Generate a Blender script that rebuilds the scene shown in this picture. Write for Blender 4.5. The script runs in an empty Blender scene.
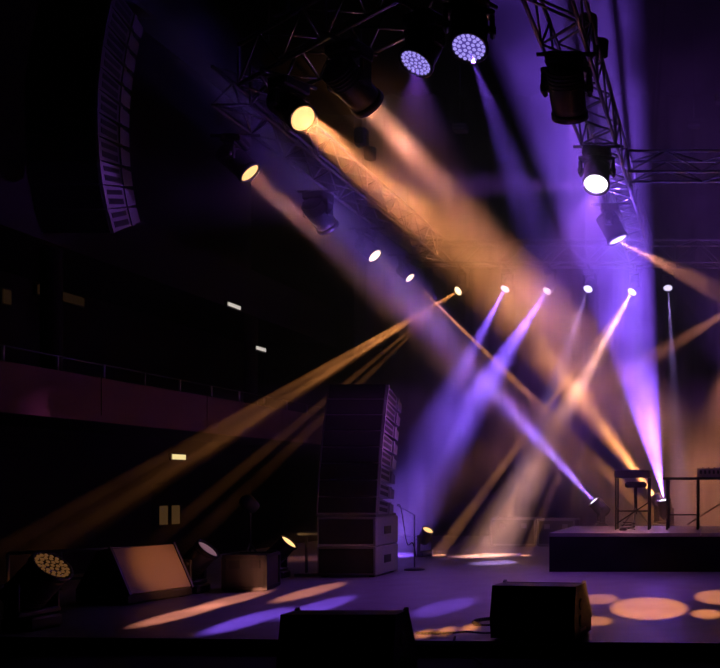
import bpy, math, random
from mathutils import Vector, Matrix, Quaternion, Euler
random.seed(4)
sc = bpy.context.scene
C = sc.collection
PI = math.pi

# ------------------------------------------------------------------ camera
F, PX, PY, EYE = 900.0, 720.0, 485.0, 1.16      # focal length in pixels, vanishing point, eye above stage
cam = bpy.data.objects.new('camera', bpy.data.cameras.new('camera'))
C.objects.link(cam)
cam.location = (0, 0, EYE)
cam.rotation_euler = (PI / 2, 0, 0)
cam.data.sensor_fit = 'HORIZONTAL'
cam.data.sensor_width = 36
cam.data.lens = F / 720 * 36
cam.data.shift_x = (360 - PX) / 720
cam.data.shift_y = (PY - 334) / 720
cam.data.clip_end = 200
sc.camera = cam


def P(px, py, d):
    """point seen at a pixel, at depth d in front of the camera"""
    return Vector(((px - PX) * d / F, d, EYE + (PY - py) * d / F))


# ------------------------------------------------------------------ render / view
vs = sc.view_settings
vs.view_transform = 'Standard'
vs.look = 'None'
vs.exposure = 0.0
vs.gamma = 1.0
vs.use_curve_mapping = False
cy = sc.cycles
cy.use_adaptive_sampling = False
cy.use_denoising = True
cy.max_bounces = 1
cy.diffuse_bounces = 1
cy.glossy_bounces = 1
cy.transmission_bounces = 2
cy.volume_bounces = 0
cy.sample_clamp_indirect = 0.0
cy.use_light_tree = True
cy.volume_max_steps = 36

# ------------------------------------------------------------------ world: dark hall air with drifting stage haze
w = bpy.data.worlds.new('hall_air')
sc.world = w
w.use_nodes = True
nt = w.node_tree
for n in list(nt.nodes):
    nt.nodes.remove(n)
N = nt.nodes.new
L = nt.links.new
out = N('ShaderNodeOutputWorld')
bg = N('ShaderNodeBackground')
bg.inputs['Color'].default_value = (0, 0, 0, 1)
bg.inputs['Strength'].default_value = 0
L(bg.outputs[0], out.inputs['Surface'])
HAZE = 0.085
geo = N('ShaderNodeNewGeometry')
sep = N('ShaderNodeSeparateXYZ')
L(geo.outputs['Position'], sep.inputs[0])


def ramp(sock, a, b, lo, hi):
    m = N('ShaderNodeMapRange')
    m.interpolation_type = 'SMOOTHSTEP'
    L(sock, m.inputs[0])
    m.inputs[1].default_value, m.inputs[2].default_value = a, b
    m.inputs[3].default_value, m.inputs[4].default_value = lo, hi
    return m.outputs[0]


def mul(a, b):
    m = N('ShaderNodeMath')
    m.operation = 'MULTIPLY'
    for i, v in enumerate((a, b)):
        if isinstance(v, (int, float)):
            m.inputs[i].default_value = v
        else:
            L(v, m.inputs[i])
    return m.outputs[0]


noi = N('ShaderNodeTexNoise')
noi.inputs['Scale'].default_value = 0.75
noi.inputs['Detail'].default_value = 2.5
noi.inputs['Roughness'].default_value = 0.6
L(geo.outputs['Position'], noi.inputs['Vector'])
dens = ramp(noi.outputs[0], 0.34, 0.68, 0.28, 1.9)
ma = N('ShaderNodeMath')                      # the haze bank hangs lower the further upstage it is
ma.operation = 'MULTIPLY_ADD'
L(sep.outputs[2], ma.inputs[0])
ma.inputs[1].default_value = 0.8
L(sep.outputs[1], ma.inputs[2])
dens = mul(dens, ramp(ma.outputs[0], 10.4, 14.5, 0.0, 1.0))
dens = mul(dens, ramp(sep.outputs[0], -8.6, -5.2, 0.06, 1.0))
dens = mul(dens, HAZE)
vsn = N('ShaderNodeVolumeScatter')
vsn.inputs['Color'].default_value = (1, 1, 1, 1)
vsn.inputs['Anisotropy'].default_value = 0.0
L(dens, vsn.inputs['Density'])
L(vsn.outputs[0], out.inputs['Volume'])
w.cycles.volume_step_size = 0.8

AMBER = (1.0, 0.34, 0.09)
PEACH = (1.0, 0.34, 0.20)
WARMW = (1.0, 0.37, 0.15)
VIOLET = (0.24, 0.10, 1.0)
PURPLE = (0.40, 0.12, 0.95)
LILAC = (0.50, 0.33, 1.0)


def spot(name, loc, target, half, power, color, blend=0.4, radius=0.03, parent=None, lens_d=0.0):
    ld = bpy.data.lights.new(name, 'SPOT')
    ld.energy = power
    ld.color = color
    ld.spot_size = math.radians(2 * half)
    ld.spot_blend = blend
    ld.shadow_soft_size = radius
    if lens_d:
        bpy.data.lights.remove(ld)
        ld = bpy.data.lights.new(name, 'AREA')
        ld.shape = 'DISK'
        ld.size = lens_d
        ld.spread = math.radians(2 * half)
        ld.energy = power * math.radians(half) ** 2 / 4
        ld.color = color
    o = bpy.data.objects.new(name, ld)
    C.objects.link(o)
    q = (Vector(target) - Vector(loc)).to_track_quat('-Z', 'Y')
    if parent is None:
        o.location = loc
        o.rotation_euler = q.to_euler()
    else:
        o.parent = parent[0]
        inv = parent[1].inverted()
        o.location = inv @ Vector(loc)
        o.rotation_euler = (inv.to_quaternion() @ q).to_euler()
    return o


# unseen front spots behind and beside the camera, placed to make the crisp pools
def pool(px, py, half, power, color, src, blend=0.12):
    d = F * EYE / (py - PY)
    spot('front_of_house_spot', src, P(px, py, d), half, power, color, blend, 0.04)


SRC1 = (0.6, -3.0, 6.0)
SRC2 = (-3.2, -8.8, 3.4)
pool(649, 608, 1.6, 54000, AMBER, SRC1)
pool(600, 599, 0.75, 36000, AMBER, SRC1)
pool(597, 621, 0.6, 30000, AMBER, SRC1)
pool(707, 614, 0.62, 46000, AMBER, SRC1)
pool(720, 597, 1.1, 46000, AMBER, SRC1)
pool(182, 614, 0.36, 160000, PEACH, SRC2)
pool(232, 600, 0.30, 170000, PEACH, SRC2)
pool(310, 592, 0.30, 170000, PEACH, SRC2)
for px_, py_ in ((424, 634), (446, 631), (470, 628)):
    pool(px_, py_, 0.5, 24000, AMBER, (-1.2, 0.5, 2.3))  # unseen lamp added near the camera to keep these amber pools thin
pool(250, 620, 0.6, 160000, VIOLET, (-2.8, -8.8, 3.6), 0.4)
pool(318, 607, 0.6, 160000, VIOLET, (-2.8, -8.8, 3.6), 0.4)
pool(445, 607, 0.9, 50000, VIOLET, (-2.6, -7.0, 5.2), 0.7)

spot('added_side_spot', (6.5, 10.4, 2.6), (-4.3, 11.6, 1.95), 3.2, 6000, (0.6, 0.14, 0.9), 0.9, 0.05)  # unseen lamp added to brighten the speaker tower's side in purple
spot('added_side_spot', (4.5, 8.0, 3.2), (-5.75, 9.2, 0.3), 2.3, 2300, AMBER, 0.9, 0.05)  # unseen lamp added to warm the wedge grille

# ------------------------------------------------------------------ materials
def mat(name, col, rough=0.5, metal=0.0, noise=0.0, scale=8.0, bump=0.0, spec=0.5):
    m = bpy.data.materials.new(name)
    m.use_nodes = True
    t = m.node_tree
    b = t.nodes['Principled BSDF']
    b.inputs['Base Color'].default_value = (*col, 1)
    b.inputs['Roughness'].default_value = rough
    b.inputs['Metallic'].default_value = metal
    b.inputs['Specular IOR Level'].default_value = spec
    if noise or bump:
        tc = t.nodes.new('ShaderNodeTexCoord')
        nz = t.nodes.new('ShaderNodeTexNoise')
        nz.inputs['Scale'].default_value = scale
        nz.inputs['Detail'].default_value = 4
        t.links.new(tc.outputs['Object'], nz.inputs['Vector'])
        if noise:
            mx = t.nodes.new('ShaderNodeMix')
            mx.data_type = 'RGBA'
            mx.inputs[6].default_value = (*[c * (1 - noise) for c in col], 1)
            mx.inputs[7].default_value = (*[min(1, c * (1 + noise)) for c in col], 1)
            t.links.new(nz.outputs[0], mx.inputs[0])
            t.links.new(mx.outputs[2], b.inputs['Base Color'])
        if bump:
            bp = t.nodes.new('ShaderNodeBump')
            bp.inputs['Strength'].default_value = bump
            bp.inputs['Distance'].default_value = 0.02
            t.links.new(nz.outputs[0], bp.inputs['Height'])
            t.links.new(bp.outputs[0], b.inputs['Normal'])
    return m


def glow(name, col, strength):
    m = bpy.data.materials.new(name)
    m.use_nodes = True
    t = m.node_tree
    b = t.nodes['Principled BSDF']
    b.inputs['Base Color'].default_value = (0.02, 0.02, 0.02, 1)
    b.inputs['Emission Color'].default_value = (*col, 1)
    b.inputs['Emission Strength'].default_value = strength
    return m


M = dict(
    deck=mat('stage_deck', (0.20, 0.185, 0.20), 0.42, 0, 0.35, 3.0, 0.08, 0.4),
    black=mat('black_paint', (0.012, 0.012, 0.013), 0.6),
    void=mat('matt_black_paint', (0.004, 0.004, 0.004), 1.0, 0, 0, 1, 0, 0.0),
    blackm=mat('black_metal', (0.03, 0.03, 0.034), 0.42, 0.0, 0.2, 20),
    plastic=mat('black_plastic', (0.035, 0.035, 0.04), 0.38),
    alu=mat('aluminium_tube', (0.34, 0.34, 0.37), 0.35, 0.9, 0.15, 30),
    darkalu=mat('dark_tube', (0.10, 0.10, 0.11), 0.45, 0.5),
    cab=mat('speaker_paint', (0.24, 0.23, 0.25), 0.55, 0, 0.2, 40, 0.1),
    wedge=mat('wedge_paint', (0.035, 0.033, 0.036), 0.55, 0, 0.25, 60, 0.15),
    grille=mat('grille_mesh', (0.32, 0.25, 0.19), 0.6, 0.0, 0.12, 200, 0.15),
    dgrille=mat('dark_grille', (0.006, 0.006, 0.007), 0.8, 0, 0.3, 150, 0.2),
    cloth=mat('black_drape', (0.02, 0.017, 0.02), 0.95, 0, 0.3, 5),
    riserskirt=mat('riser_skirt', (0.008, 0.007, 0.008), 0.95, 0, 0.3, 6, 0, 0.05),
    wall=mat('dark_wall', (0.022, 0.017, 0.018), 0.95, 0, 0.3, 2, 0, 0.05),
    fascia=mat('balcony_plaster', (0.13, 0.06, 0.035), 0.9, 0, 0.15, 2),
    case=mat('case_ply', (0.03, 0.028, 0.03), 0.55, 0, 0.2, 25),
    cable=mat('rubber_cable', (0.02, 0.02, 0.02), 0.5),
    deskm=mat('mixer_panel', (0.5, 0.46, 0.44), 0.5, 0.0),
    white=mat('edge_metal', (0.35, 0.33, 0.34), 0.4, 0.6),
    lens_amber=glow('lens_amber', (1.0, 0.55, 0.20), 1.7),
    lens_amberlow=glow('lens_amber_dim', (1.0, 0.42, 0.13), 0.10),
    lens_white=glow('lens_white', (0.90, 0.80, 1.0), 4.0),
    lens_lilac=glow('lens_lilac', (0.75, 0.65, 1.0), 3.0),
    lens_violet=glow('lens_violet', (0.16, 0.10, 0.62), 0.5),
    led_violet=glow('led_violet', (0.42, 0.34, 1.0), 0.9),
    lens_amber_hot=glow('lens_amber_hot', (1.0, 0.66, 0.34), 6.0),
    lens_rose=glow('lens_rose', (0.7, 0.35, 0.45), 0.25),
    lens_off=mat('lens_glass', (0.05, 0.05, 0.06), 0.1, 0, 0, 1, 0, 0.8),
    lamp_white=glow('lamp_white', (1.0, 0.9, 0.8), 0.75),
    lamp_yellow=glow('lamp_yellow', (1.0, 0.80, 0.35), 1.0),
    lamp_pane=glow('lit_pane', (1.0, 0.50, 0.18), 0.05),
    lamp_dim=glow('dim_glow', (1.0, 0.5, 0.2), 0.010),
)

# ------------------------------------------------------------------ mesh helpers
class MB:
    def __init__(s):
        s.v, s.f, s.sm = [], [], []

    def add(s, vs_, fs, smooth=False, m=None):
        o = len(s.v)
        for v in vs_:
            v = Vector(v)
            s.v.append(m @ v if m is not None else v)
        for f in fs:
            s.f.append([i + o for i in f])
            s.sm.append(smooth)
        return s

    def box(s, a, b, m=None, bev=0.0):
        (x0, y0, z0), (x1, y1, z1) = a, b
        if bev <= 0:
            vs_ = [(x, y, z) for z in (z0, z1) for y in (y0, y1) for x in (x0, x1)]
            return s.add(vs_, [(0, 2, 3, 1), (4, 5, 7, 6), (0, 1, 5, 4), (2, 6, 7, 3), (0, 4, 6, 2), (1, 3, 7, 5)], False, m)
        e = min(bev, (x1 - x0) / 2.01, (y1 - y0) / 2.01, (z1 - z0) / 2.01)
        rings = []
        for z, i in ((z0, e), (z0 + e, 0), (z1 - e, 0), (z1, e)):
            r = []
            for (cx, cy_, sx, sy) in ((x0, y0, 1, 1), (x1, y0, -1, 1), (x1, y1, -1, -1), (x0, y1, 1, -1)):
                p1 = (cx + sx * (i + (0 if sx * sy > 0 else e)), cy_ + sy * (i + (e if sx * sy > 0 else 0)), z)
                p2 = (cx + sx * (i + (e if sx * sy > 0 else 0)), cy_ + sy * (i + (0 if sx * sy > 0 else e)), z)
                r += [p1, p2]
            rings.append(r)
        vs_ = [p for r in rings for p in r]
        fs = [tuple(range(7, -1, -1)), tuple(range(24, 32))]
        for k in range(3):
            for j in range(8):
                a_, b_ = k * 8 + j, k * 8 + (j + 1) % 8
                fs.append((a_, b_, b_ + 8, a_ + 8))
        return s.add(vs_, fs, False, m)

    def tube(s, p, q, r, n=8, r2=None, smooth=True):
        p, q = Vector(p), Vector(q)
        d = q - p
        u = d.orthogonal().normalized()
        v = d.normalized().cross(u)
        r2 = r if r2 is None else r2
        vs_ = []
        for c, rr in ((p, r), (q, r2)):
            for i in range(n):
                a = 2 * PI * i / n
                vs_.append(c + (u * math.cos(a) + v * math.sin(a)) * rr)
        fs = [(i, (i + 1) % n, n + (i + 1) % n, n + i) for i in range(n)]
        fs += [tuple(range(n - 1, -1, -1)), tuple(range(n, 2 * n))]
        return s.add(vs_, fs, smooth)

    def path(s, pts, r, n=6):
        for a, b in zip(pts[:-1], pts[1:]):
            s.tube(a, b, r, n)
        return s

    def prism(s, prof, x0, x1, m=None):
        """profile of (y, z) points extruded along x"""
        n = len(prof)
        vs_ = [(x0, y, z) for y, z in prof] + [(x1, y, z) for y, z in prof]
        fs = [tuple(range(n)), tuple(range(2 * n - 1, n - 1, -1))]
        fs += [(i, i + n, (i + 1) % n + n, (i + 1) % n) for i in range(n)]
        return s.add(vs_, fs, False, m)

    def lathe(s, prof, n=24, m=None, smooth=True):
        """(r, z) points turned about z"""
        vs_, fs = [], []
        for r, z in prof:
            for i in range(n):
                a = 2 * PI * i / n
                vs_.append((r * math.cos(a), r * math.sin(a), z))
        for k in range(len(prof) - 1):
            for i in range(n):
                fs.append((k * n + i, k * n + (i + 1) % n, (k + 1) * n + (i + 1) % n, (k + 1) * n + i))
        fs.append(tuple(range(n - 1, -1, -1)))
        fs.append(tuple((len(prof) - 1) * n + i for i in range(n)))
        return s.add(vs_, fs, smooth, m)

    def mesh(s, name, material):
        me = bpy.data.meshes.new(name)
        me.from_pydata([tuple(v) for v in s.v], [], s.f)
        me.polygons.foreach_set('use_smooth', s.sm)
        me.materials.append(material)
        me.update()
        if any(s.sm) and not all(s.sm):
            pass
        return me

    def build(s, name, material, parent=None, loc=None, rot=None):
        return link(name, s.mesh(name, material), parent, loc, rot)


def link(name, me, parent=None, loc=None, rot=None):
    o = bpy.data.objects.new(name, me)
    C.objects.link(o)
    if parent is not None:
        o.parent = parent
    if loc is not None:
        o.location = loc
    if rot is not None:
        o.rotation_euler = rot
    return o


def thing(name, label, cat, loc=(0, 0, 0), rotz=0.0, group=None):
    o = bpy.data.objects.new(name, None)
    C.objects.link(o)
    o.empty_display_size = 0.1
    o.location = loc
    o.rotation_euler = (0, 0, rotz)
    return tag(o, label, cat, group)


def tag(o, label=None, cat=None, group=None, kind=None):
    if label:
        o['label'] = label
    if cat:
        o['category'] = cat
    if group:
        o['group'] = group
    if kind:
        o['kind'] = kind
    return o


def struct(o, label=None):
    return tag(o, label, None, None, 'structure')


# ------------------------------------------------------------------ the hall
def frontY(x):
    return 6.6 - 0.049 * x


struct(MB().box((-11.5, -9, -1.4), (10, 22, -1.2)).build('floor', M['wall']), 'dark auditorium floor below the stage')
struct(MB().box((-11.5, -9, 10.0), (10, 22, 10.3)).build('ceiling', M['void']), 'black ceiling high above the lighting rig')
struct(MB().box((-11.5, 21.5, -1.2), (10, 21.8, 10)).build('wall_back', M['void']), 'dark wall behind the black backdrop')
struct(MB().box((9.7, -9, -1.2), (10, 21.5, 10)).build('wall_right', M['wall']), 'dark side wall opposite the balcony')
struct(MB().box((-11.5, -9.3, -1.2), (10, -9, 10)).build('wall_front', M['wall']), 'dark wall at the rear of the hall')
wl = struct(MB().box((-11.5, -9, -1.2), (-11.2, 21.5, 10)).build('wall_left', M['wall']), 'dark side wall behind the balcony')

sf = MB()
X0, X1, YB = -8.4, 9.6, 21.4
pts = [(X0, frontY(X0)), (X1, frontY(X1)), (X1, YB), (X0, YB)]
sf.add([(x, y, z) for z in (-1.2, 0.0) for x, y in pts],
       [(3, 2, 1, 0), (4, 5, 6, 7), (0, 1, 5, 4), (1, 2, 6, 5), (2, 3, 7, 6), (3, 0, 4, 7)])
stage = struct(sf.build('floor_stage', M['deck']), 'grey stage floor washed in violet light')
tr = MB()
a, b = Vector((X0, frontY(X0) - 0.012, -0.03)), Vector((X1, frontY(X1) - 0.012, -0.03))
tr.add([(p.x, p.y + dy, p.z + dz) for p in (a, b) for dy in (-0.008, 0.012) for dz in (0, 0.034)],
       [(0, 1, 3, 2), (4, 6, 7, 5), (0, 4, 5, 1), (2, 3, 7, 6), (1, 5, 7, 3), (0, 2, 6, 4)])
struct(tr.build('trim_1', M['white']), 'thin metal nosing along the stage edge')
sk = MB()
sk.add([(x, frontY(x) + dy, z) for x in (X0, X1) for dy in (-0.02, -0.002) for z in (-1.2, -0.03)],
       [(0, 1, 3, 2), (4, 6, 7, 5), (0, 4, 5, 1), (2, 3, 7, 6), (1, 5, 7, 3), (0, 2, 6, 4)])
struct(sk.build('trim_2', M['cloth']), 'black skirt on the stage front')
st = MB()
pts = [(X0, 4.9), (X1, 4.9), (X1, frontY(X1) - 0.025), (X0, frontY(X0) - 0.025)]
st.add([(x, y, z) for z in (-1.2, -0.12) for x, y in pts],
       [(3, 2, 1, 0), (4, 5, 6, 7), (0, 1, 5, 4), (1, 2, 6, 5), (2, 3, 7, 6), (3, 0, 4, 7)])
struct(st.build('floor_step', M['cloth']), 'black lower ledge in front of the stage')

# balcony along the left wall
XB = -9.0
bal = struct(thing('balcony', 'plastered balcony with a low rail along the side wall', None, (XB, 11, 0)))
def bx(name, x0, x1, y0, y1, z0, z1, m, par=None):
    base = Vector((XB, 11, 0)) if par is not None else Vector((0, 0, 0))
    return MB().box((x0 - base.x, y0 - base.y, z0), (x1 - base.x, y1 - base.y, z1)).build(name, m, par)
for k in range(6):
    bx('fascia_panel', XB - 0.1, XB, 5 + k * 2.7, 5 + k * 2.7 + 2.685, 2.17, 2.72, M['fascia'], bal)
bx('fascia_ledge', XB - 0.06, XB + 0.07, 5, 21.2, 2.07, 2.165, M['fascia'], bal)
bx('slab', -11.2, XB - 0.101, 5, 21.2, 2.1, 2.35, M['wall'], bal)
for k in range(13):
    y = 9.5 + k * 0.93
    MB().tube((-0.05, y - 11, 2.72), (-0.05, y - 11, 2.92), 0.02, 6).build('rail_post', M['alu'], bal)
MB().tube((-0.05, -3, 2.92), (-0.05, 10.2, 2.92), 0.014, 6).build('handrail', M['darkalu'], bal)
ub = struct(thing('upper_balcony', 'upper balcony front above the lower one', None, (XB, 11, 0)))
bx('fascia_panel', XB - 0.15, XB, 5, 21.2, 4.42, 5.3, M['wall'], ub)
bx('slab', -11.2, XB - 0.151, 5, 21.2, 4.5, 4.75, M['wall'], ub)
for k, y in enumerate((12.4, 17.67)):
    struct(MB().tube((-9.21, y, 2.35), (-9.21, y, 4.5), 0.13, 12).build('column_%d' % (k + 1), M['wall']), 'dark column on the lower balcony')


def wall_glow(name, label, cat, px, py, wpx, hpx, m, group=None, xw=-11.2):
    d = F * -(xw) / (PX - px)
    c = P(px, py, d)
    hy = d * d * wpx / (F * -xw) / 2
    hz = hpx * d / F / 2
    t = thing(name, label, cat, (xw + 0.002, c.y, c.z), 0, group)
    MB().box((0, -hy - 0.03, -hz - 0.03), (0.05, hy + 0.03, hz + 0.03)).build('housing', M['black'], t)
    MB().box((0.051, -hy, -hz), (0.07, hy, hz)).build('diffuser', m, t)
    return t


wall_glow('wall_light', 'small white strip light high on dark side wall, the upper of two', 'light', 231, 306, 12, 3.4, M['lamp_white'], None, -8.998)
wall_glow('wall_light', 'small white strip light on dark side wall, the lower of two', 'light', 258, 349, 9, 3.2, M['lamp_white'], None, -9.07)
wall_glow('sign_light', 'small glowing yellow rectangular sign under the balcony', 'sign', 176, 457, 13, 5, M['lamp_yellow'])
wall_glow('wall_lamp', 'dim amber wall lamp above the balcony seats', 'lamp', 58, 296, 46, 9, M['lamp_dim'])
wall_glow('wall_lamp', 'dim amber wall lamp at the near end of the balcony', 'lamp', 3, 297, 8, 14, M['lamp_dim'])
d = F * 11.2 / (PX - 167)
c = P(167, 515, d)
door = struct(MB().box((0, -0.5, -1.2 - c.z), (0.05, 0.5, c.z + 0.1), None, 0.01).build('door_1', M['wall'], None, (-11.198, c.y, c.z)), 'dark double door with two lit panes')
for s in (-1, 1):
    MB().box((0.051, s * 0.20 - 0.13, -0.19), (0.06, s * 0.20 + 0.13, 0.19)).build('pane', M['lamp_pane'], door)

# black backdrop with folds
bd = MB()
n = 260
vs_, fs = [], []
for i in range(n + 1):
    x = -8.3 + 17.8 * i / n
    y = 20.4 + 0.09 * math.sin(i * 0.9) + 0.03 * math.sin(i * 2.3)
    vs_ += [(x, y, 0.01), (x, y, 9.98), (x, y + 0.02, 9.98), (x, y + 0.02, 0.01)]
for i in range(n):
    o = i * 4
    fs += [(o, o + 4, o + 5, o + 1), (o + 1, o + 5, o + 6, o + 2), (o + 2, o + 6, o + 7, o + 3), (o + 3, o + 7, o + 4, o)]
bd.add(vs_, fs, True)
tag(bd.build('stage_backdrop', M['cloth']), 'black pleated backdrop curtain across the rear of the stage', 'curtain')

# ------------------------------------------------------------------ trusses
ZR = EYE + 4.5          # bottom chords
TW = 0.45
chord_cache = {}


def truss(name, label, A, B, group=None, mt=None, step=0.45, r=0.024, wdt=TW, hgt=TW):
    mt = mt or M['alu']
    A, B = Vector(A), Vector(B)
    Lg = (B - A).length
    az = math.atan2(B.y - A.y, B.x - A.x)
    t = thing(name, label, 'truss', A, az, group)
    for yy in (-wdt / 2, wdt / 2):
        for zz in (0, hgt):
            MB().tube((0, yy, zz), (Lg, yy, zz), r, 8).build('chord', mt, t)
    nb = max(1, round(Lg / step))
    st_ = Lg / nb
    ms = {}
    def br(key, p, q):
        if key not in ms:
            ms[key] = MB().tube((0, 0, 0), Vector(q) - Vector(p), r * 0.6, 5).mesh('brace', mt)
        link('brace', ms[key], t, p)
    for k in range(nb):
        x0, x1 = k * st_, (k + 1) * st_
        if k % 2:
            br('lu', (x0, -wdt / 2, hgt), (x1, -wdt / 2, 0)); br('ru', (x0, wdt / 2, hgt), (x1, wdt / 2, 0))
            br('bu', (x0, -wdt / 2, 0), (x1, wdt / 2, 0)); br('tu', (x0, -wdt / 2, hgt), (x1, wdt / 2, hgt))
        else:
            br('ld', (x0, -wdt / 2, 0), (x1, -wdt / 2, hgt)); br('rd', (x0, wdt / 2, 0), (x1, wdt / 2, hgt))
            br('bd', (x0, wdt / 2, 0), (x1, -wdt / 2, 0)); br('td', (x0, wdt / 2, hgt), (x1, -wdt / 2, hgt))
        if k % 4 == 0:
            br('cl', (x0, -wdt / 2, 0), (x0, wdt / 2, 0)); br('vl', (x0, -wdt / 2, 0), (x0, -wdt / 2, hgt))
    return t


XL, XR, YT = -5.78, -1.60, 18.4
truss('lighting_truss', 'aluminium box truss running upstage along the balcony side', (XL, 10.65, ZR), (XL, 18.1, ZR))
truss('lighting_truss', 'aluminium box truss hung over the riser, running upstage', (XR, 8.3, ZR), (XR, 18.1, ZR))
truss('lighting_truss', 'angled aluminium box truss carrying violet and amber heads', (XL + 0.5, 10.30, ZR), (-2.05, 7.95, ZR))
truss('lighting_truss', 'rear aluminium box truss with a row of small beam heads', (-6.3, YT, ZR), (4.5, YT, ZR))
truss('cross_truss', 'flat aluminium cross truss butting against the truss over the riser', (XR + 0.28, 13.22, EYE + 4.53), (4.5, 13.22, EYE + 4.53), None, M['alu'], 0.55, 0.022, 0.43, 0.30)


def hoist(x, y, z, label):
    t = thing('chain_hoist', label, 'hoist', (x, y, z))
    MB().box((-0.1, -0.09, 0.5), (0.1, 0.09, 0.8), None, 0.03).build('motor', M['plastic'], t)
    MB().tube((0, 0, 0.0), (0, 0, 0.5), 0.012, 6).build('hook_sling', M['alu'], t)
    MB().tube((0, 0, 0.8), (0, 0, 10 - z), 0.008, 5).build('chain', M['alu'], t)
    MB().lathe([(0.05, 0.30), (0.09, 0.32), (0.10, 0.5), (0.09, 0.5)], 12, Matrix.Translation((0.14, 0, -0.02))).build('chain_bag', M['cloth'], t)


hoist(XL + 0.70, 10.12, ZR + TW + 0.03, 'chain hoist holding the angled truss near the hung speaker array')
hoist(XR, 11.0, ZR + TW, 'chain hoist holding the truss over the riser')
hoist(XL, 14.5, ZR + TW, 'chain hoist holding the balcony-side truss')
hoist(2.5, 13.22, EYE + 4.83, 'chain hoist holding the flat cross truss')

# ------------------------------------------------------------------ moving heads
MESH = {}


def head_meshes(s, led):
    key = (round(s, 3), led)
    if key in MESH:
        return MESH[key]
    R, Ln = 0.155 * s, 0.24 * s
    d = {}
    d['head'] = MB().lathe([(R * 0.45, 0.19 * s), (R * 0.78, 0.175 * s), (R * 0.92, 0.12 * s), (R * 0.98, 0.0), (R, -0.05 * s), (R * 0.97, -0.15 * s), (R * 0.97, -Ln + 0.03 * s), (R * 0.80, -Ln + 0.03 * s)], 24).mesh('head', M['plastic'])
    d['lens_rim'] = MB().lathe([(R * 0.99, -Ln + 0.045 * s), (R * 1.05, -Ln + 0.035 * s), (R * 1.05, -Ln - 0.012 * s), (R * 0.90, -Ln - 0.012 * s), (R * 0.90, -Ln + 0.02 * s), (R * 0.93, -Ln + 0.028 * s)], 24).mesh('lens_rim', M['blackm'])
    d['lens'] = MB().lathe([(R * 0.89, -Ln + 0.012 * s), (R * 0.7, -Ln + 0.002 * s), (R * 0.3, -Ln - 0.004 * s), (R * 0.02, -Ln - 0.005 * s)], 24)
    fin = MB()
    for k in range(5):
        z = 0.15 * s - k * 0.03 * s
        fin.lathe([(R * 0.9, z), (R * 1.02, z), (R * 1.02, z - 0.012 * s), (R * 0.9, z - 0.012 * s)], 20)
    d['cooling_fins'] = fin.mesh('cooling_fins', M['black'])
    ld = MB()
    if led:
        for ring, cnt in ((0, 1), (0.30, 6), (0.58, 12), (0.82, 18)):
            for k in range(cnt):
                a = 2 * PI * k / cnt + ring
                c_ = Matrix.Translation((ring * R * 0.94 * math.cos(a), ring * R * 0.94 * math.sin(a), -Ln))
                ld.lathe([(0.010 * s, 0.003), (0.017 * s, -0.008 * s), (0.009 * s, -0.014 * s)], 7, c_)
    d['led'] = ld
    MESH[key] = d
    return d


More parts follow.
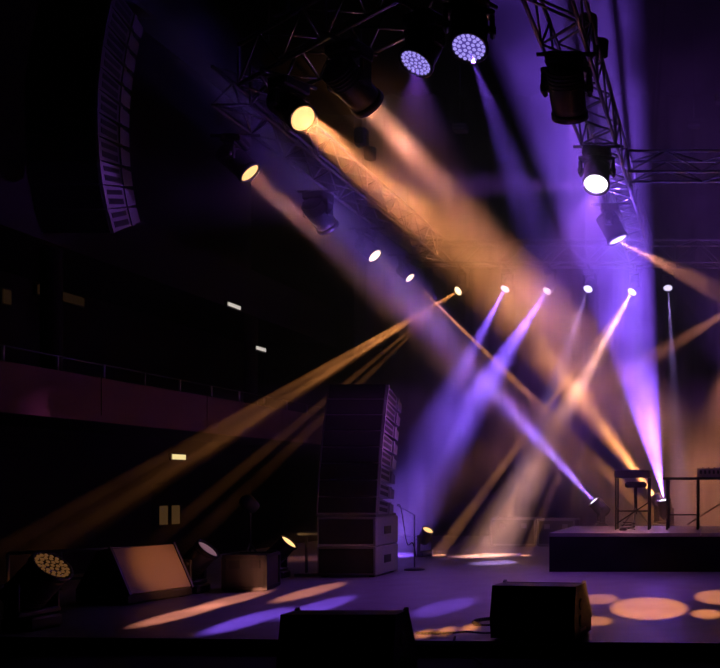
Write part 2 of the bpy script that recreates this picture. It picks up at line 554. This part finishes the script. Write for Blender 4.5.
def moving_head(label, lens, target, zmount, s=1.0, lensmat='lens_amber', beams=(), led=None, name='moving_head', group=None, hang=True, cat='stage light', taz=0.0, rad=0.0, wide=False):
    lens, target = Vector(lens), Vector(target)
    dr = (target - lens).normalized()
    Ln = 0.24 * s
    piv = lens - dr * Ln
    az = math.atan2(dr.x, dr.y)             # local +Y towards the aim
    t = thing(name, label, cat, (piv.x, piv.y, zmount), -az, group)
    h = max(abs(zmount - piv.z), 0.27 * s)
    sg = -1 if hang else 1
    hb = 0.11 * s
    # base box, clamp or feet
    lo, hi = sorted((0, sg * hb))
    bo = MB().box((-0.17 * s, -0.13 * s, lo), (0.17 * s, 0.13 * s, hi), None, 0.02 * s).build('base', M['blackm'], t)
    if hang:
        q = az + taz                          # bar square to the truss it hangs from
        e = Vector((math.cos(q), math.sin(q), 0)) * 0.31
        MB().tube(-e + Vector((0, 0, 0.026)), e + Vector((0, 0, 0.026)), 0.022, 8).build('mounting_bar', M['darkalu'], t)
    else:
        for sx in (-1, 1):
            for sy in (-1, 1):
                MB().lathe([(0.02 * s, -0.0), (0.02 * s, 0.012)], 8, Matrix.Translation((sx * 0.13 * s, sy * 0.10 * s, 0))).build('foot', M['cable'], t)
        MB().box((-0.10 * s, -0.134 * s, 0.03 * s), (0.04 * s, -0.129 * s, 0.085 * s)).build('display', M['lens_off'], t)
    # yoke
    zc = sg * h
    z0 = sg * hb
    yk = MB()
    lo, hi = sorted((z0, z0 + sg * 0.05 * s))
    yk.box((-0.215 * s, -0.07 * s, lo), (0.215 * s, 0.07 * s, hi), None, 0.012 * s)
    yk.build('yoke_bridge', M['plastic'], t)
    for sx in (-1, 1):
        zA = z0 + sg * 0.045 * s
        zB = zc + sg * 0.06 * s
        lo, hi = sorted((zA, zB))
        if hi - lo < 0.1 * s:
            lo, hi = (zc - 0.06 * s, zc + 0.06 * s)
        x0_, x1_ = sorted((sx * 0.172 * s, sx * 0.215 * s))
        MB().box((x0_, -0.06 * s, lo), (x1_, 0.06 * s, hi), None, 0.014 * s).build('yoke_arm', M['plastic'], t)
        MB().tube((sx * 0.12 * s, 0, zc), (sx * 0.225 * s, 0, zc), 0.035 * s, 10).build('pivot_knob', M['blackm'], t)
    # head
    hm = head_meshes(s, bool(led))
    tilt = math.atan2(math.hypot(dr.x, dr.y), -dr.z)
    hd = link('head', hm['head'], t, (0, 0, zc), (tilt, 0, 0))
    link('lens_rim', hm['lens_rim'], hd)
    link('cooling_fins', hm['cooling_fins'], hd)
    le = link('lens', hm['lens'].mesh('lens', M[lensmat]), hd)
    if led:
        link('led_cluster', hm['led'].mesh('led_cluster', M[led]), hd)
    W = Matrix.Translation((piv.x, piv.y, piv.z)) @ Euler((0, 0, -az)).to_matrix().to_4x4() @ Euler((tilt, 0, 0)).to_matrix().to_4x4()
    for (tg, half, power, color, blend, *ld_) in beams:
        spot('beam', lens + dr * 0.03, tg, half, power, color, blend, rad, (hd, W), ld_[0] if ld_ else 0.2 * s if wide else 0.0)
    return t


ZH = ZR - 0.072
# --- angled truss heads
TA = math.radians(53)
moving_head('amber moving head glaring on the angled truss', P(303, 118, 9.8), P(480, 265, 9.0), ZH, 1.05, 'lens_amber',
            [(P(480, 265, 9.0), 7.0, 16000, (1.0, 0.32, 0.11), 0.6)], taz=TA, wide=True)
moving_head('moving head with pinkish amber beam on the angled truss', P(368, 104, 9.3), P(540, 300, 12), ZH, 1.15, 'lens_lilac',
            [(P(540, 300, 12.0), 6.5, 9000, PEACH, 0.6)], taz=TA, wide=True)
c = P(416, 57, 8.4)
moving_head('violet cluster wash head beside the pinkish amber one on the angled truss', c, c + Vector((-0.20, -0.36, -0.85)), ZH, 1.0, 'lens_violet',
            [(P(460, 600, 8.5), 30, 120, PURPLE, 1.0)], 'led_violet', 'wash_head', taz=TA)
c = P(469, 40, 8.05)
moving_head('violet cluster wash head at the end of the angled truss', c, c + Vector((0.10, -0.38, -0.85)), ZH, 1.05, 'lens_violet',
            [(P(580, 330, 13.5), 7, 4000, VIOLET, 0.8)], 'led_violet', 'wash_head', taz=TA)

# --- balcony-side truss heads
moving_head('first amber head on the balcony-side truss', P(250, 173, 11.5), P(430, 340, 11.9), ZH, 1.0, 'lens_amber',
            [(P(430, 340, 11.9), 4.5, 5000, PEACH, 0.7)], wide=True)
moving_head('unlit violet-edged head on the balcony-side truss', P(328, 226, 13.85), P(400, 330, 15.5), ZH, 1.1, 'lens_off')
moving_head('third head with thin amber lens on the balcony-side truss', P(375, 256, 15.6), P(470, 350, 15.4), ZH, 0.9, 'lens_amber_hot',
            [(P(470, 350, 15.4), 3.5, 5000, AMBER, 0.6)], wide=True)
moving_head('last small amber head on the balcony-side truss', P(410, 278, 17.4), P(560, 425, 17.0), ZH, 0.7, 'lens_amber_hot',
            [(P(560, 425, 17.0), 1.5, 60000, AMBER, 0.7)])

# --- riser truss heads
moving_head('dark head hanging close on the truss over the riser', P(570, 112, 9.5), P(592, 300, 11.0), ZH, 1.2, 'lens_lilac',
            [(P(640, 560, 10.5), 25, 250, PURPLE, 1.0)])
moving_head('white-faced head midway on the truss over the riser', P(596, 179, 11.7), P(580, 420, 9.5), ZH, 1.1, 'lens_white',
            [(P(500, 560, 10.5), 32, 650, PURPLE, 1.0), (P(125, 170, 11.7), 9, 900, PURPLE, 1.0)])  # second beam added to light the side of the hung array
moving_head('far head with lit rim on the truss over the riser', P(618, 237, 14.3), P(700, 400, 14.3), ZH, 1.1, 'lens_lilac',
            [(P(730, 295, 15.5), 7, 5000, PEACH, 1.0)])

# --- rear row of beam heads
D = P
RB = 'small beam heads along the rear truss'
def rear(label, px, py, aim, lens_, beams):
    moving_head(label, P(px, py, YT), aim, ZH, 0.65, lens_, beams, None, 'beam_head', RB, taz=PI / 2)
rear('rear amber beam head throwing split beams toward the balcony', 458, 291, P(200, 440, 14), 'lens_amber_hot',
     [(D(190, 442, 14), 0.8, 95000, AMBER, 0.7), (D(222, 440, 14), 0.8, 65000, AMBER, 0.7), (D(285, 434, 14), 0.9, 16000, AMBER, 0.8), (D(310, 430, 14), 0.9, 10000, AMBER, 0.8), (D(215, 440, 14), 2.0, 26000, AMBER, 0.8, 0.05)])
rear('rear violet beam head next to the amber split-beam one', 505, 289, P(420, 440, 16), 'lens_lilac',
     [(D(425, 440, 16), 5.0, 13000, VIOLET, 0.7, 0.06)])
rear('rear violet beam head throwing split beams down to the speaker tower', 547, 291, P(420, 480, 15.5), 'lens_lilac',
     [(D(392, 490, 15.6), 1.4, 32000, VIOLET, 0.8), (D(428, 485, 15.6), 1.2, 22000, LILAC, 0.8), (D(425, 480, 15.6), 6.0, 24000, VIOLET, 0.7, 0.05)])
rear('rear violet beam head with a faint short beam', 588, 289, P(545, 400, 16), 'lens_lilac',
     [(D(550, 400, 16), 3.0, 9000, LILAC, 0.7)])
rear('rear white beam head throwing split peach beams downstage', 632, 292, P(480, 530, 15.0), 'lens_white',
     [(D(444, 546, 15), 1.1, 60000, WARMW, 0.7), (D(486, 548, 15), 1.1, 46000, WARMW, 0.7), (D(532, 540, 15), 1.0, 26000, WARMW, 0.7),
      (D(572, 500, 15), 1.0, 12000, WARMW, 0.7), (D(495, 540, 15), 4.2, 26000, (1.0, 0.45, 0.32), 0.8, 0.05)])
rear('rear lilac head pointing straight down behind the keyboards', 668, 288, P(676, 420, 16.5), 'lens_lilac',
     [(D(676, 420, 16.5), 2.4, 9000, LILAC, 0.7)])
# the row goes on past the table
rear('rear amber head beyond the keyboard table', 765, 289, P(650, 380, 15), 'lens_amber',
     [(D(640, 365, 17.0), 4.0, 9000, PEACH, 1.0), (D(700, 520, 15.5), 11, 8000, PEACH, 1.0)])

# ------------------------------------------------------------------ flight cases and floor fixtures
def flight_case(label, cx, cy_, z, sx, sy, sz, rot=0.0, trim=None, group=None):
    t = thing('flight_case', label, 'case', (cx, cy_, z), rot, group)
    trim = trim or M['alu']
    MB().box((-sx / 2, -sy / 2, 0), (sx / 2, sy / 2, sz), None, 0.008).build('body', M['case'], t)
    e = 0.018
    for xx in (-sx / 2, sx / 2):
        for yy in (-sy / 2, sy / 2):
            MB().box((xx - e, yy - e, 0.02), (xx + e, yy + e, sz)).build('edge_trim', trim, t)
    for zz in (0.03, sz):
        for yy in (-sy / 2, sy / 2):
            MB().box((-sx / 2, yy - e, zz - e), (sx / 2, yy + e, zz + e)).build('edge_trim', trim, t)
        for xx in (-sx / 2, sx / 2):
            MB().box((xx - e, -sy / 2, zz - e), (xx + e, sy / 2, zz + e)).build('edge_trim', trim, t)
    for xx in (-sx / 4, sx / 4):
        MB().box((xx - 0.05, -sy / 2 - 0.012, sz * 0.66), (xx + 0.05, -sy / 2 - 0.002, sz * 0.66 + 0.09)).build('latch', trim, t)
    return t


def floor_head(label, lens, target, zfloor=0.0, **k):
    return moving_head(label, lens, target, zfloor, hang=False, name='floor_head', **k)


floor_head('large floor moving head with dim amber lens beside the lit wedge', P(52, 566, 7.25), P(52, 566, 7.25) + Vector((0.77, -0.05, 0.80)), s=1.0, lensmat='lens_off', led='lens_amberlow')
floor_head('floor moving head just behind the lit wedge', P(208, 549, 9.7), P(208, 549, 9.7) + Vector((0.77, 0.08, 0.80)), s=0.85, lensmat='lens_rose')
floor_head('floor moving head with bright amber lens beside the speaker tower', P(289, 542, 11.3), P(289, 542, 11.3) + Vector((0.77, 0.05, 0.8)), s=0.75, lensmat='lens_amber')
floor_head('tiny floor light standing between the tower and the flight cases', P(428, 530, 14.6), P(428, 530, 14.6) + Vector((0.5, -0.3, 0.8)), s=0.6, lensmat='lens_amber')

for i, (px, d, lab) in enumerate(((595, 15.2, 'black flight case behind the riser under the lone violet floor beam head'), (660, 15.4, 'black flight case behind the riser under the two crossing floor beam heads'))):
    flight_case(lab, (px - PX) * d / F, d, 0.0, 0.75 if i == 0 else 1.0, 0.9, 0.42, 0, M['darkalu'])
floor_head('floor beam head behind the riser throwing a violet beam toward the tower', P(594, 501, 15.2), P(430, 320, 14.4), 0.42, s=0.75, lensmat='lens_white',
           beams=[(P(430, 320, 14.4), 5.5, 10000, VIOLET, 0.6, 0.04), (P(430, 320, 14.4), 2.5, 9000, LILAC, 0.8, 0.04)])
floor_head('floor beam head behind the keyboard table throwing the wide violet column', P(664, 500, 15.2), P(572, 0, 13.8), 0.42, s=0.75, lensmat='lens_white',
           beams=[(P(560, 0, 13.6), 10.0, 36000, (0.25, 0.09, 1.0), 0.5), (P(612, 200, 14.5), 4.0, 9000, LILAC, 0.9)])
floor_head('floor beam head behind the stool throwing a broad amber beam', P(655, 497, 15.75), P(430, 195, 18.3), 0.42, s=0.75, lensmat='lens_amber',
           beams=[(P(430, 200, 18.3), 7.5, 11000, AMBER, 0.6, 0.06), (P(500, 290, 17.1), 3.5, 11000, (1.0, 0.46, 0.24), 0.7, 0.06)])

flight_case('added black flight case under the unseen floor head beyond the keyboard table', 1.35, 15.4, 0.0, 0.75, 0.9, 0.42, 0, M['darkalu'])  # unseen case added to carry the extra violet floor head
floor_head('added unseen floor head beyond the keyboard table washing the rear haze violet', (1.35, 15.3, 0.92), (0.6, 15.6, 6.0), 0.42, s=0.75, lensmat='lens_lilac',
           beams=[((0.3, 16.2, 6.0), 24, 1700, PURPLE, 1.0)])  # unseen lamp added to tint the upper right haze violet
flight_case('pale-edged flight case standing against the backdrop', P(513, 546, 17).x, 17.3, 0.0, 0.83, 0.6, 0.52)
flight_case('pale-edged flight case half hidden behind the riser corner', P(556, 546, 17).x, 17.3, 0.0, 0.68, 0.6, 0.50)
flight_case('small dark equipment case behind the lit wedge', P(240, 592, 9.8).x, 10.05, 0.0, 0.42, 0.5, 0.38, 0.2, M['black'])

# ------------------------------------------------------------------ line arrays
def cabinet_meshes(wd, dp, hf, hr):
    key = ('cab', wd, dp, hf, hr)
    if key in MESH:
        return MESH[key]
    d = {}
    d['body'] = MB().prism([(0, -hf / 2), (0, hf / 2), (dp * 0.72, hr / 2), (dp, hr / 2 * 0.8), (dp, -hr / 2 * 0.8), (dp * 0.72, -hr / 2)], -wd / 2, wd / 2).mesh('cabinet_body', M['cab'])
    d['grille'] = MB().box((-wd / 2 + 0.01, -0.02, -hf / 2 + 0.008), (wd / 2 - 0.01, -0.001, hf / 2 - 0.008)).mesh('grille', M['dgrille'])
    sd = {}
    for s in (-1, 1):
        x0, x1 = sorted((s * (wd / 2 + 0.001), s * (wd / 2 + 0.006)))
        sd[s] = MB().box((x0, dp * 0.14, -hf * 0.30), (x1, dp * 0.60, -hf * 0.06)).mesh('handle_recess', M['black'])
        sd[s * 2] = MB().box((x0, dp * 0.14, hf * 0.10), (x1, dp * 0.60, hf * 0.30)).mesh('handle_recess', M['black'])
        x0, x1 = sorted((s * (wd / 2 + 0.007), s * (wd / 2 + 0.022)))
        sd[s * 3] = MB().box((x0, 0.0, -hf * 0.5), (x1, 0.03, hf * 0.5)).mesh('rigging_bar', M['cab'])
        sd[s * 4] = MB().box((x0, dp * 0.66, -hr * 0.5), (x1, dp * 0.74, hr * 0.5)).mesh('rigging_bar', M['cab'])
    d['sides'] = sd
    MESH[key] = d
    return d


def add_cabinet(t, loc, rx, wd, dp, hf, hr):
    m = cabinet_meshes(wd, dp, hf, hr)
    c_ = link('speaker_cabinet', m['body'], t, loc, (rx, 0, 0))
    link('grille', m['grille'], c_)
    for k, me in m['sides'].items():
        link(me.name.split('.')[0], me, c_)


la = thing('line_array', 'tall curved loudspeaker line array hanging in front of the balcony', 'speaker', (-8.52, 11.45, 4.50))
hf, hr, wd, dp = 0.31, 0.23, 0.9, 0.66
y, z, ang = 0.50, 0.0, math.radians(24)
for k in range(11):
    up = Vector((0, -math.sin(ang), math.cos(ang)))
    add_cabinet(la, Vector((0, y, z)) + up * hf / 2, ang, wd, dp, hf - 0.006, hr)
    q = Vector((0, y, z)) + up * hf
    y, z = q.y, q.z
    ang -= math.radians([7, 6, 5, 4.5, 4, 4, 3.5, 3, 3, 2, 2][k])
MB().box((-0.42, y - 0.02, z + 0.01), (0.42, y + 0.9, z + 0.07)).build('bumper_frame', M['darkalu'], la)
for yy in (0.1, 0.6):
    MB().tube((0, y + yy, z + 0.07), (0, y + yy, 10 - 4.50), 0.015, 6).build('chain', M['darkalu'], la)

lt = thing('speaker_tower', 'ground-stacked loudspeaker tower leaning back on two black subwoofers', 'speaker', (-4.69, 11.3, 0))
wd2 = 0.74
for k in range(2):
    s_ = MB().box((-wd2 / 2, 0, 0.02 + 0.37 * k), (wd2 / 2, 0.78, 0.02 + 0.37 * k + 0.365), None, 0.012).build('subwoofer', M['cab'], lt)
    MB().box((-wd2 / 2 + 0.03, -0.02, 0.05 + 0.37 * k), (wd2 / 2 - 0.03, -0.001, 0.36 + 0.37 * k)).build('grille', M['dgrille'], s_)
    MB().box((wd2 / 2 + 0.001, 0.28, 0.16 + 0.37 * k), (wd2 / 2 + 0.008, 0.50, 0.26 + 0.37 * k)).build('handle_recess', M['black'], s_)
for sx in (-1, 1):
    for yy in (0.06, 0.7):
        MB().box((sx * 0.3 - 0.03, yy - 0.03, 0.0), (sx * 0.3 + 0.03, yy + 0.03, 0.021)).build('foot', M['cable'], lt)
y, z, ang = 0.02, 0.80, math.radians(-7)
for k in range(8):
    up = Vector((0, -math.sin(ang), math.cos(ang)))
    add_cabinet(lt, Vector((0, y, z)) + up * 0.107, ang, wd2, 0.58, 0.208, 0.15)
    q = Vector((0, y, z)) + up * 0.214
    y, z = q.y, q.z
    ang -= math.radians(1.5)
MB().box((-wd2 / 2, 0.0, 0.757), (wd2 / 2, 0.7, 0.79)).build('base_frame', M['darkalu'], lt)

# ------------------------------------------------------------------ wedge monitors
def wedge(label, loc, rotz, wd, prof, gi, grillemat, sidehole=True):
    """prof: (y, z) outline; gi: index of the edge carrying the grille"""
    t = thing('wedge_monitor', label, 'speaker', loc, rotz)
    MB().prism(prof, -wd / 2, wd / 2).build('cabinet', M['wedge'], t)
    a_, b_ = Vector((0, *prof[gi])), Vector((0, *prof[gi + 1]))
    d_ = (b_ - a_).normalized()
    nrm = Vector((0, -d_.z, d_.y))
    if nrm.z < 0:
        nrm = -nrm
    def q(u, off):
        p = a_.lerp(b_, u) + nrm * off
        return (p.y, p.z)
    MB().prism([q(0.03, 0.001), q(0.97, 0.001), q(0.97, 0.018), q(0.03, 0.018)], -wd / 2 + 0.02, wd / 2 - 0.02).build('grille', grillemat, t)
    for sx in (-1, 1):
        x0, x1 = sorted((sx * (wd / 2 - 0.022), sx * (wd / 2 + 0.003)))
        MB().prism([q(-0.01, 0.002), q(1.0, 0.002), q(1.0, 0.028), q(-0.01, 0.028)], x0, x1).build('edge_rail', M['darkalu'], t)
    ym = sum(p[0] for p in prof) / len(prof)
    zt = max(p[1] for p in prof)
    for sx in (-1, 1):
        for zz in (0.30, 0.62):
            MB().lathe([(0.045, 0.0), (0.045, 0.004), (0.03, 0.005)], 14, Matrix.Translation((sx * (wd / 2 + 0.0005), ym * 0.8, zt * zz)) @ Matrix.Rotation(sx * PI / 2, 4, 'Y')).build('handle_hole', M['black'], t)
        x0, x1 = sorted((sx * (wd / 2 + 0.001), sx * (wd / 2 + 0.004)))
        MB().box((x0, ym - 0.06, zt * 0.08), (x1, ym + 0.10, zt * 0.14)).build('connector_plate', M['white'], t)
    for sx in (-1, 1):
        for yy in (min(p[0] for p in prof) + 0.06, max(p[0] for p in prof) - 0.06):
            MB().lathe([(0.02, -0.012), (0.02, 0.0)], 8, Matrix.Translation((sx * (wd / 2 - 0.08), yy, 0))).build('foot', M['cable'], t)
    return t


prof1 = [(0, 0), (-0.02, 0.18), (0.03, 0.46), (0.22, 0.46), (0.42, 0.10), (0.42, 0)]
wedge('black wedge monitor on the low ledge in front of the stage', ((-2.74 - 2.02) / 2, 5.58, -0.108), 0, 0.72, prof1, 3, M['dgrille'])
prof2 = [(0, 0), (-0.02, 0.16), (0.03, 0.39), (0.26, 0.39), (0.46, 0.10), (0.46, 0)]
wedge('black wedge monitor at the stage edge next to the amber light pools', (-1.40, 6.72, 0.012), math.radians(-7), 0.65, prof2, 3, M['dgrille'])
prof3 = [(-0.325, 0), (-0.325, 0.12), (-0.06, 0.50), (0.10, 0.53), (0.20, 0.40), (0.325, 0.07), (0.325, 0)]
prof3 = [(-0.325, 0), (-0.325, 0.12), (-0.06, 0.50), (0.08, 0.53), (0.325, 0.07), (0.325, 0)]
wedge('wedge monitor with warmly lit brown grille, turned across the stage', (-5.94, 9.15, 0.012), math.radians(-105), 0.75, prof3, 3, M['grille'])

# ------------------------------------------------------------------ clutter stage left
r0, r1 = P(8, 554, 9.6), P(156, 547, 10.6)
zt = 0.43
t = thing('low_rail', 'low steel rail with posts behind the lit wedge', 'rail', (r0.x, r0.y, 0))
dv = Vector((r1.x - r0.x, r1.y - r0.y, 0))
MB().tube((0, 0, zt), dv + Vector((0, 0, zt)), 0.018, 8).build('top_tube', M['white'], t)
MB().tube((0, 0, 0.12), dv + Vector((0, 0, 0.12)), 0.014, 8).build('lower_tube', M['darkalu'], t)
for k in range(4):
    p = dv * (k / 3)
    MB().tube(p, p + Vector((0, 0, zt)), 0.016, 8).build('post', M['white'], t)

t = thing('lamp_tripod', 'slim tripod with a small unlit lamp beside the tower', 'stand', (P(250, 580, 11).x, 11.0, 0))
for k in range(3):
    a = k * 2 * PI / 3 + 0.4
    MB().tube((0.28 * math.cos(a), 0.28 * math.sin(a), 0.01), (0, 0, 0.45), 0.012, 6).build('leg', M['darkalu'], t)
MB().tube((0, 0, 0.3), (0, 0, 0.85), 0.014, 8).build('pole', M['darkalu'], t)
MB().lathe([(0.05, 0.12), (0.085, 0.08), (0.09, -0.08), (0.07, -0.09)], 16, Matrix.Translation((0, -0.02, 0.93)) @ Matrix.Rotation(1.0, 4, 'X')).build('lamp_can', M['plastic'], t)

t = thing('equipment_stand', 'small stand with a flat top plate beside the floor head', 'stand', (P(306, 575, 11.5).x, 11.6, 0))
MB().box((-0.14, -0.12, 0), (0.12, 0.12, 0.03)).build('base_plate', M['white'], t)
MB().tube((-0.04, 0, 0.03), (-0.04, 0, 0.52), 0.02, 8).build('post', M['alu'], t)
MB().box((-0.10, -0.12, 0.52), (0.16, 0.12, 0.55)).build('top_plate', M['white'], t)

t = thing('microphone_stand', 'thin straight stand with cable beside the speaker tower', 'stand', (P(412, 560, 12.2).x, 12.3, 0))
MB().lathe([(0.14, 0.0), (0.13, 0.02), (0.03, 0.035)], 16).build('base', M['blackm'], t)
MB().tube((0, 0, 0.03), (0, 0, 0.75), 0.01, 8).build('pole', M['alu'], t)
MB().tube((0, 0, 0.75), (-0.22, -0.05, 0.88), 0.008, 6).build('boom', M['alu'], t)
cb = [Vector((-0.22 + 0.24 * u, -0.05 + 0.05 * u, 0.88 - 0.75 * u + 0.12 * math.sin(u * 9))) for u in [i / 14 for i in range(15)]]
MB().path(cb, 0.006).build('cable', M['cable'], t)

# cables at the stage edge
def cable(label, pts_, r=0.009):
    pts_ = [Vector(p) for p in pts_]
    o = pts_[0].copy()
    fine = []
    for i in range(len(pts_) - 1):
        p0 = pts_[max(i - 1, 0)]; p1 = pts_[i]; p2 = pts_[i + 1]; p3 = pts_[min(i + 2, len(pts_) - 1)]
        for k in range(6):
            u = k / 6
            fine.append(0.5 * ((2 * p1) + (p2 - p0) * u + (2 * p0 - 5 * p1 + 4 * p2 - p3) * u * u + (3 * p1 - p0 - 3 * p2 + p3) * u ** 3) - o)
    fine.append(pts_[-1] - o)
    return tag(MB().path(fine, r).build('cable', M['cable'], None, o), label, 'cable')


cable('black cable lying along the stage edge between the two black wedges', [P(404, 636, 6.9) * 1 if 0 else Vector((-2.35, 6.98, 0.01)), Vector((-2.2, 6.94, 0.02)), Vector((-2.08, 7.0, 0.012)), Vector((-1.95, 6.93, 0.03)), Vector((-1.85, 6.99, 0.012)), Vector((-1.76, 6.95, 0.02))])
cable('black cable hanging in a loop over the stage edge', [Vector((-2.0, 6.80, 0.012)), Vector((-1.98, 6.72, 0.02)), Vector((-1.97, 6.655, -0.02)), Vector((-1.93, 6.655, -0.108)), Vector((-1.80, 6.60, -0.11)), Vector((-1.7, 6.4, -0.11))])
cable('black cable coiled on the floor behind the stage-edge wedge', [Vector((-1.90 + 0.15 * math.cos(a * 0.7), 7.5 + 0.18 * math.sin(a * 0.7), 0.01 + 0.0016 * a)) for a in range(16)])

# ------------------------------------------------------------------ riser and instruments
rz = 0.52
ri = thing('stage_riser', 'wide black stage riser carrying the keyboards', 'riser', (0.6, 12.0, 0))
MB().box((-2.88, 0.02, 0), (3.2, 1.98, rz - 0.05)).build('skirt', M['riserskirt'], ri)
for k in range(3):
    MB().box((-2.88 + k * 2.03, 0, rz - 0.049), (-2.88 + k * 2.03 + 2.02, 2.0, rz)).build('deck_panel', M['deck'], ri)

ks = thing('keyboard_stand', 'narrow black stand with straight legs on the riser', 'stand', (-1.255, 13.0, rz))
for sx in (-1, 1):
    for yy in (-0.14, 0.14):
        MB().tube((sx * 0.235, yy, 0), (sx * 0.235, yy, 0.74), 0.014, 8).build('leg', M['darkalu'], ks)
    MB().tube((sx * 0.235, -0.14, 0.30), (sx * 0.235, 0.14, 0.30), 0.012, 6).build('side_rail', M['darkalu'], ks)
MB().tube((-0.235, 0.14, 0.26), (0.235, 0.14, 0.26), 0.012, 6).build('cross_bar', M['darkalu'], ks)
MB().tube((-0.235, -0.14, 0.08), (0.235, 0.14, 0.40), 0.010, 6).build('cross_brace', M['darkalu'], ks)
kb = thing('synthesizer', 'short black synthesizer on the narrow stand', 'keyboard', (-1.255, 13.0, rz + 0.741))
MB().box((-0.255, -0.17, 0), (0.255, 0.17, 0.105), None, 0.01).build('body', M['plastic'], kb)
for k in range(12):
    MB().box((-0.235 + k * 0.039, 0.0, 0.106), (-0.235 + k * 0.039 + 0.036, 0.15, 0.118)).build('white_key', M['white'], kb)
for k in range(4):
    MB().lathe([(0.012, 0), (0.010, 0.015)], 8, Matrix.Translation((-0.16 + k * 0.1, -0.09, 0.105))).build('control_knob', M['blackm'], kb)
so = thing('stool', 'round black stool behind the narrow stand', 'stool', (-1.27, 13.55, rz))
MB().lathe([(0.14, 0.60), (0.165, 0.62), (0.165, 0.66), (0.13, 0.69)], 20).build('seat', M['cloth'], so)
MB().tube((0, 0, 0.2), (0, 0, 0.6), 0.025, 8).build('post', M['blackm'], so)
for k in range(3):
    a = k * 2 * PI / 3 + 0.5
    MB().tube((0.25 * math.cos(a), 0.25 * math.sin(a), 0.012), (0, 0, 0.3), 0.014, 6).build('leg', M['alu'], so)
pd = thing('sustain_pedal', 'small pedal with coiled lead under the narrow stand', 'pedal', (-1.36, 12.7, rz))
MB().box((-0.05, -0.1, 0), (0.05, 0.1, 0.035), None, 0.01).build('body', M['plastic'], pd)
MB().path([Vector((0.06 + 0.10 * math.cos(a * 0.6), 0.12 * math.sin(a * 0.6), 0.01 + 0.004 * a)) for a in range(26)], 0.006, 5).build('lead', M['cable'], pd)

tb = thing('keyboard_table', 'long thin-topped black table on the riser with splayed braces', 'table', (-0.03, 13.1, rz))
MB().box((-0.79, -0.26, 0.715), (0.95, 0.26, 0.75), None, 0.006).build('table_top', M['blackm'], tb)
for sx in (-0.73, -0.29, 0.85):
    for yy in (-0.2, 0.2):
        MB().tube((sx, yy, 0), (sx, yy, 0.715), 0.017, 8).build('leg', M['darkalu'], tb)
MB().tube((-0.45, 0.0, 0.06), (0.25, 0.0, 0.50), 0.012, 6).build('brace', M['white'], tb)
MB().tube((-0.73, 0.2, 0.2), (-0.29, 0.2, 0.2), 0.012, 6).build('brace', M['darkalu'], tb)
mx = thing('mixing_desk', 'pale grey mixing desk on the keyboard table', 'mixer', (0.13, 13.1, rz + 0.751))
MB().prism([(-0.18, 0.0), (-0.18, 0.13), (-0.10, 0.135), (0.18, 0.05), (0.18, 0)], -0.46, 0.46).build('case', M['deskm'], mx)
for k in range(14):
    MB().box((-0.42 + k * 0.062, -0.183, 0.05), (-0.42 + k * 0.062 + 0.03, -0.179, 0.10)).build('socket', M['black'], mx)
for k in range(10):
    MB().lathe([(0.012, 0), (0.010, 0.02)], 8, Matrix.Translation((-0.38 + k * 0.085, -0.07, 0.126))).build('control_knob', M['blackm'], mx)

# small fittings hanging near the far truss
for k, (px, py, d, lab) in enumerate(((694, 124, 17.5, 'small unlit lamp hanging above the far horizontal truss'), (722, 100, 16.0, 'small louvred lamp high beside the far truss'), (460, 128, 16.0, 'tiny fitting hanging between the trusses'))):
    c = P(px, py, d)
    t = thing('hanging_lamp', lab, 'light', (c.x, c.y, c.z))
    MB().box((-0.13, -0.1, -0.07), (0.13, 0.1, 0.07), None, 0.02).build('housing', M['plastic'], t)
    for j in range(2):
        MB().box((-0.11, -0.108, -0.05 + j * 0.06), (0.11, -0.101, -0.02 + j * 0.06)).build('louvre', M['white'], t)
    MB().tube((0, 0, 0.07), (0, 0, 10 - c.z), 0.01, 6).build('drop_pipe', M['darkalu'], t)
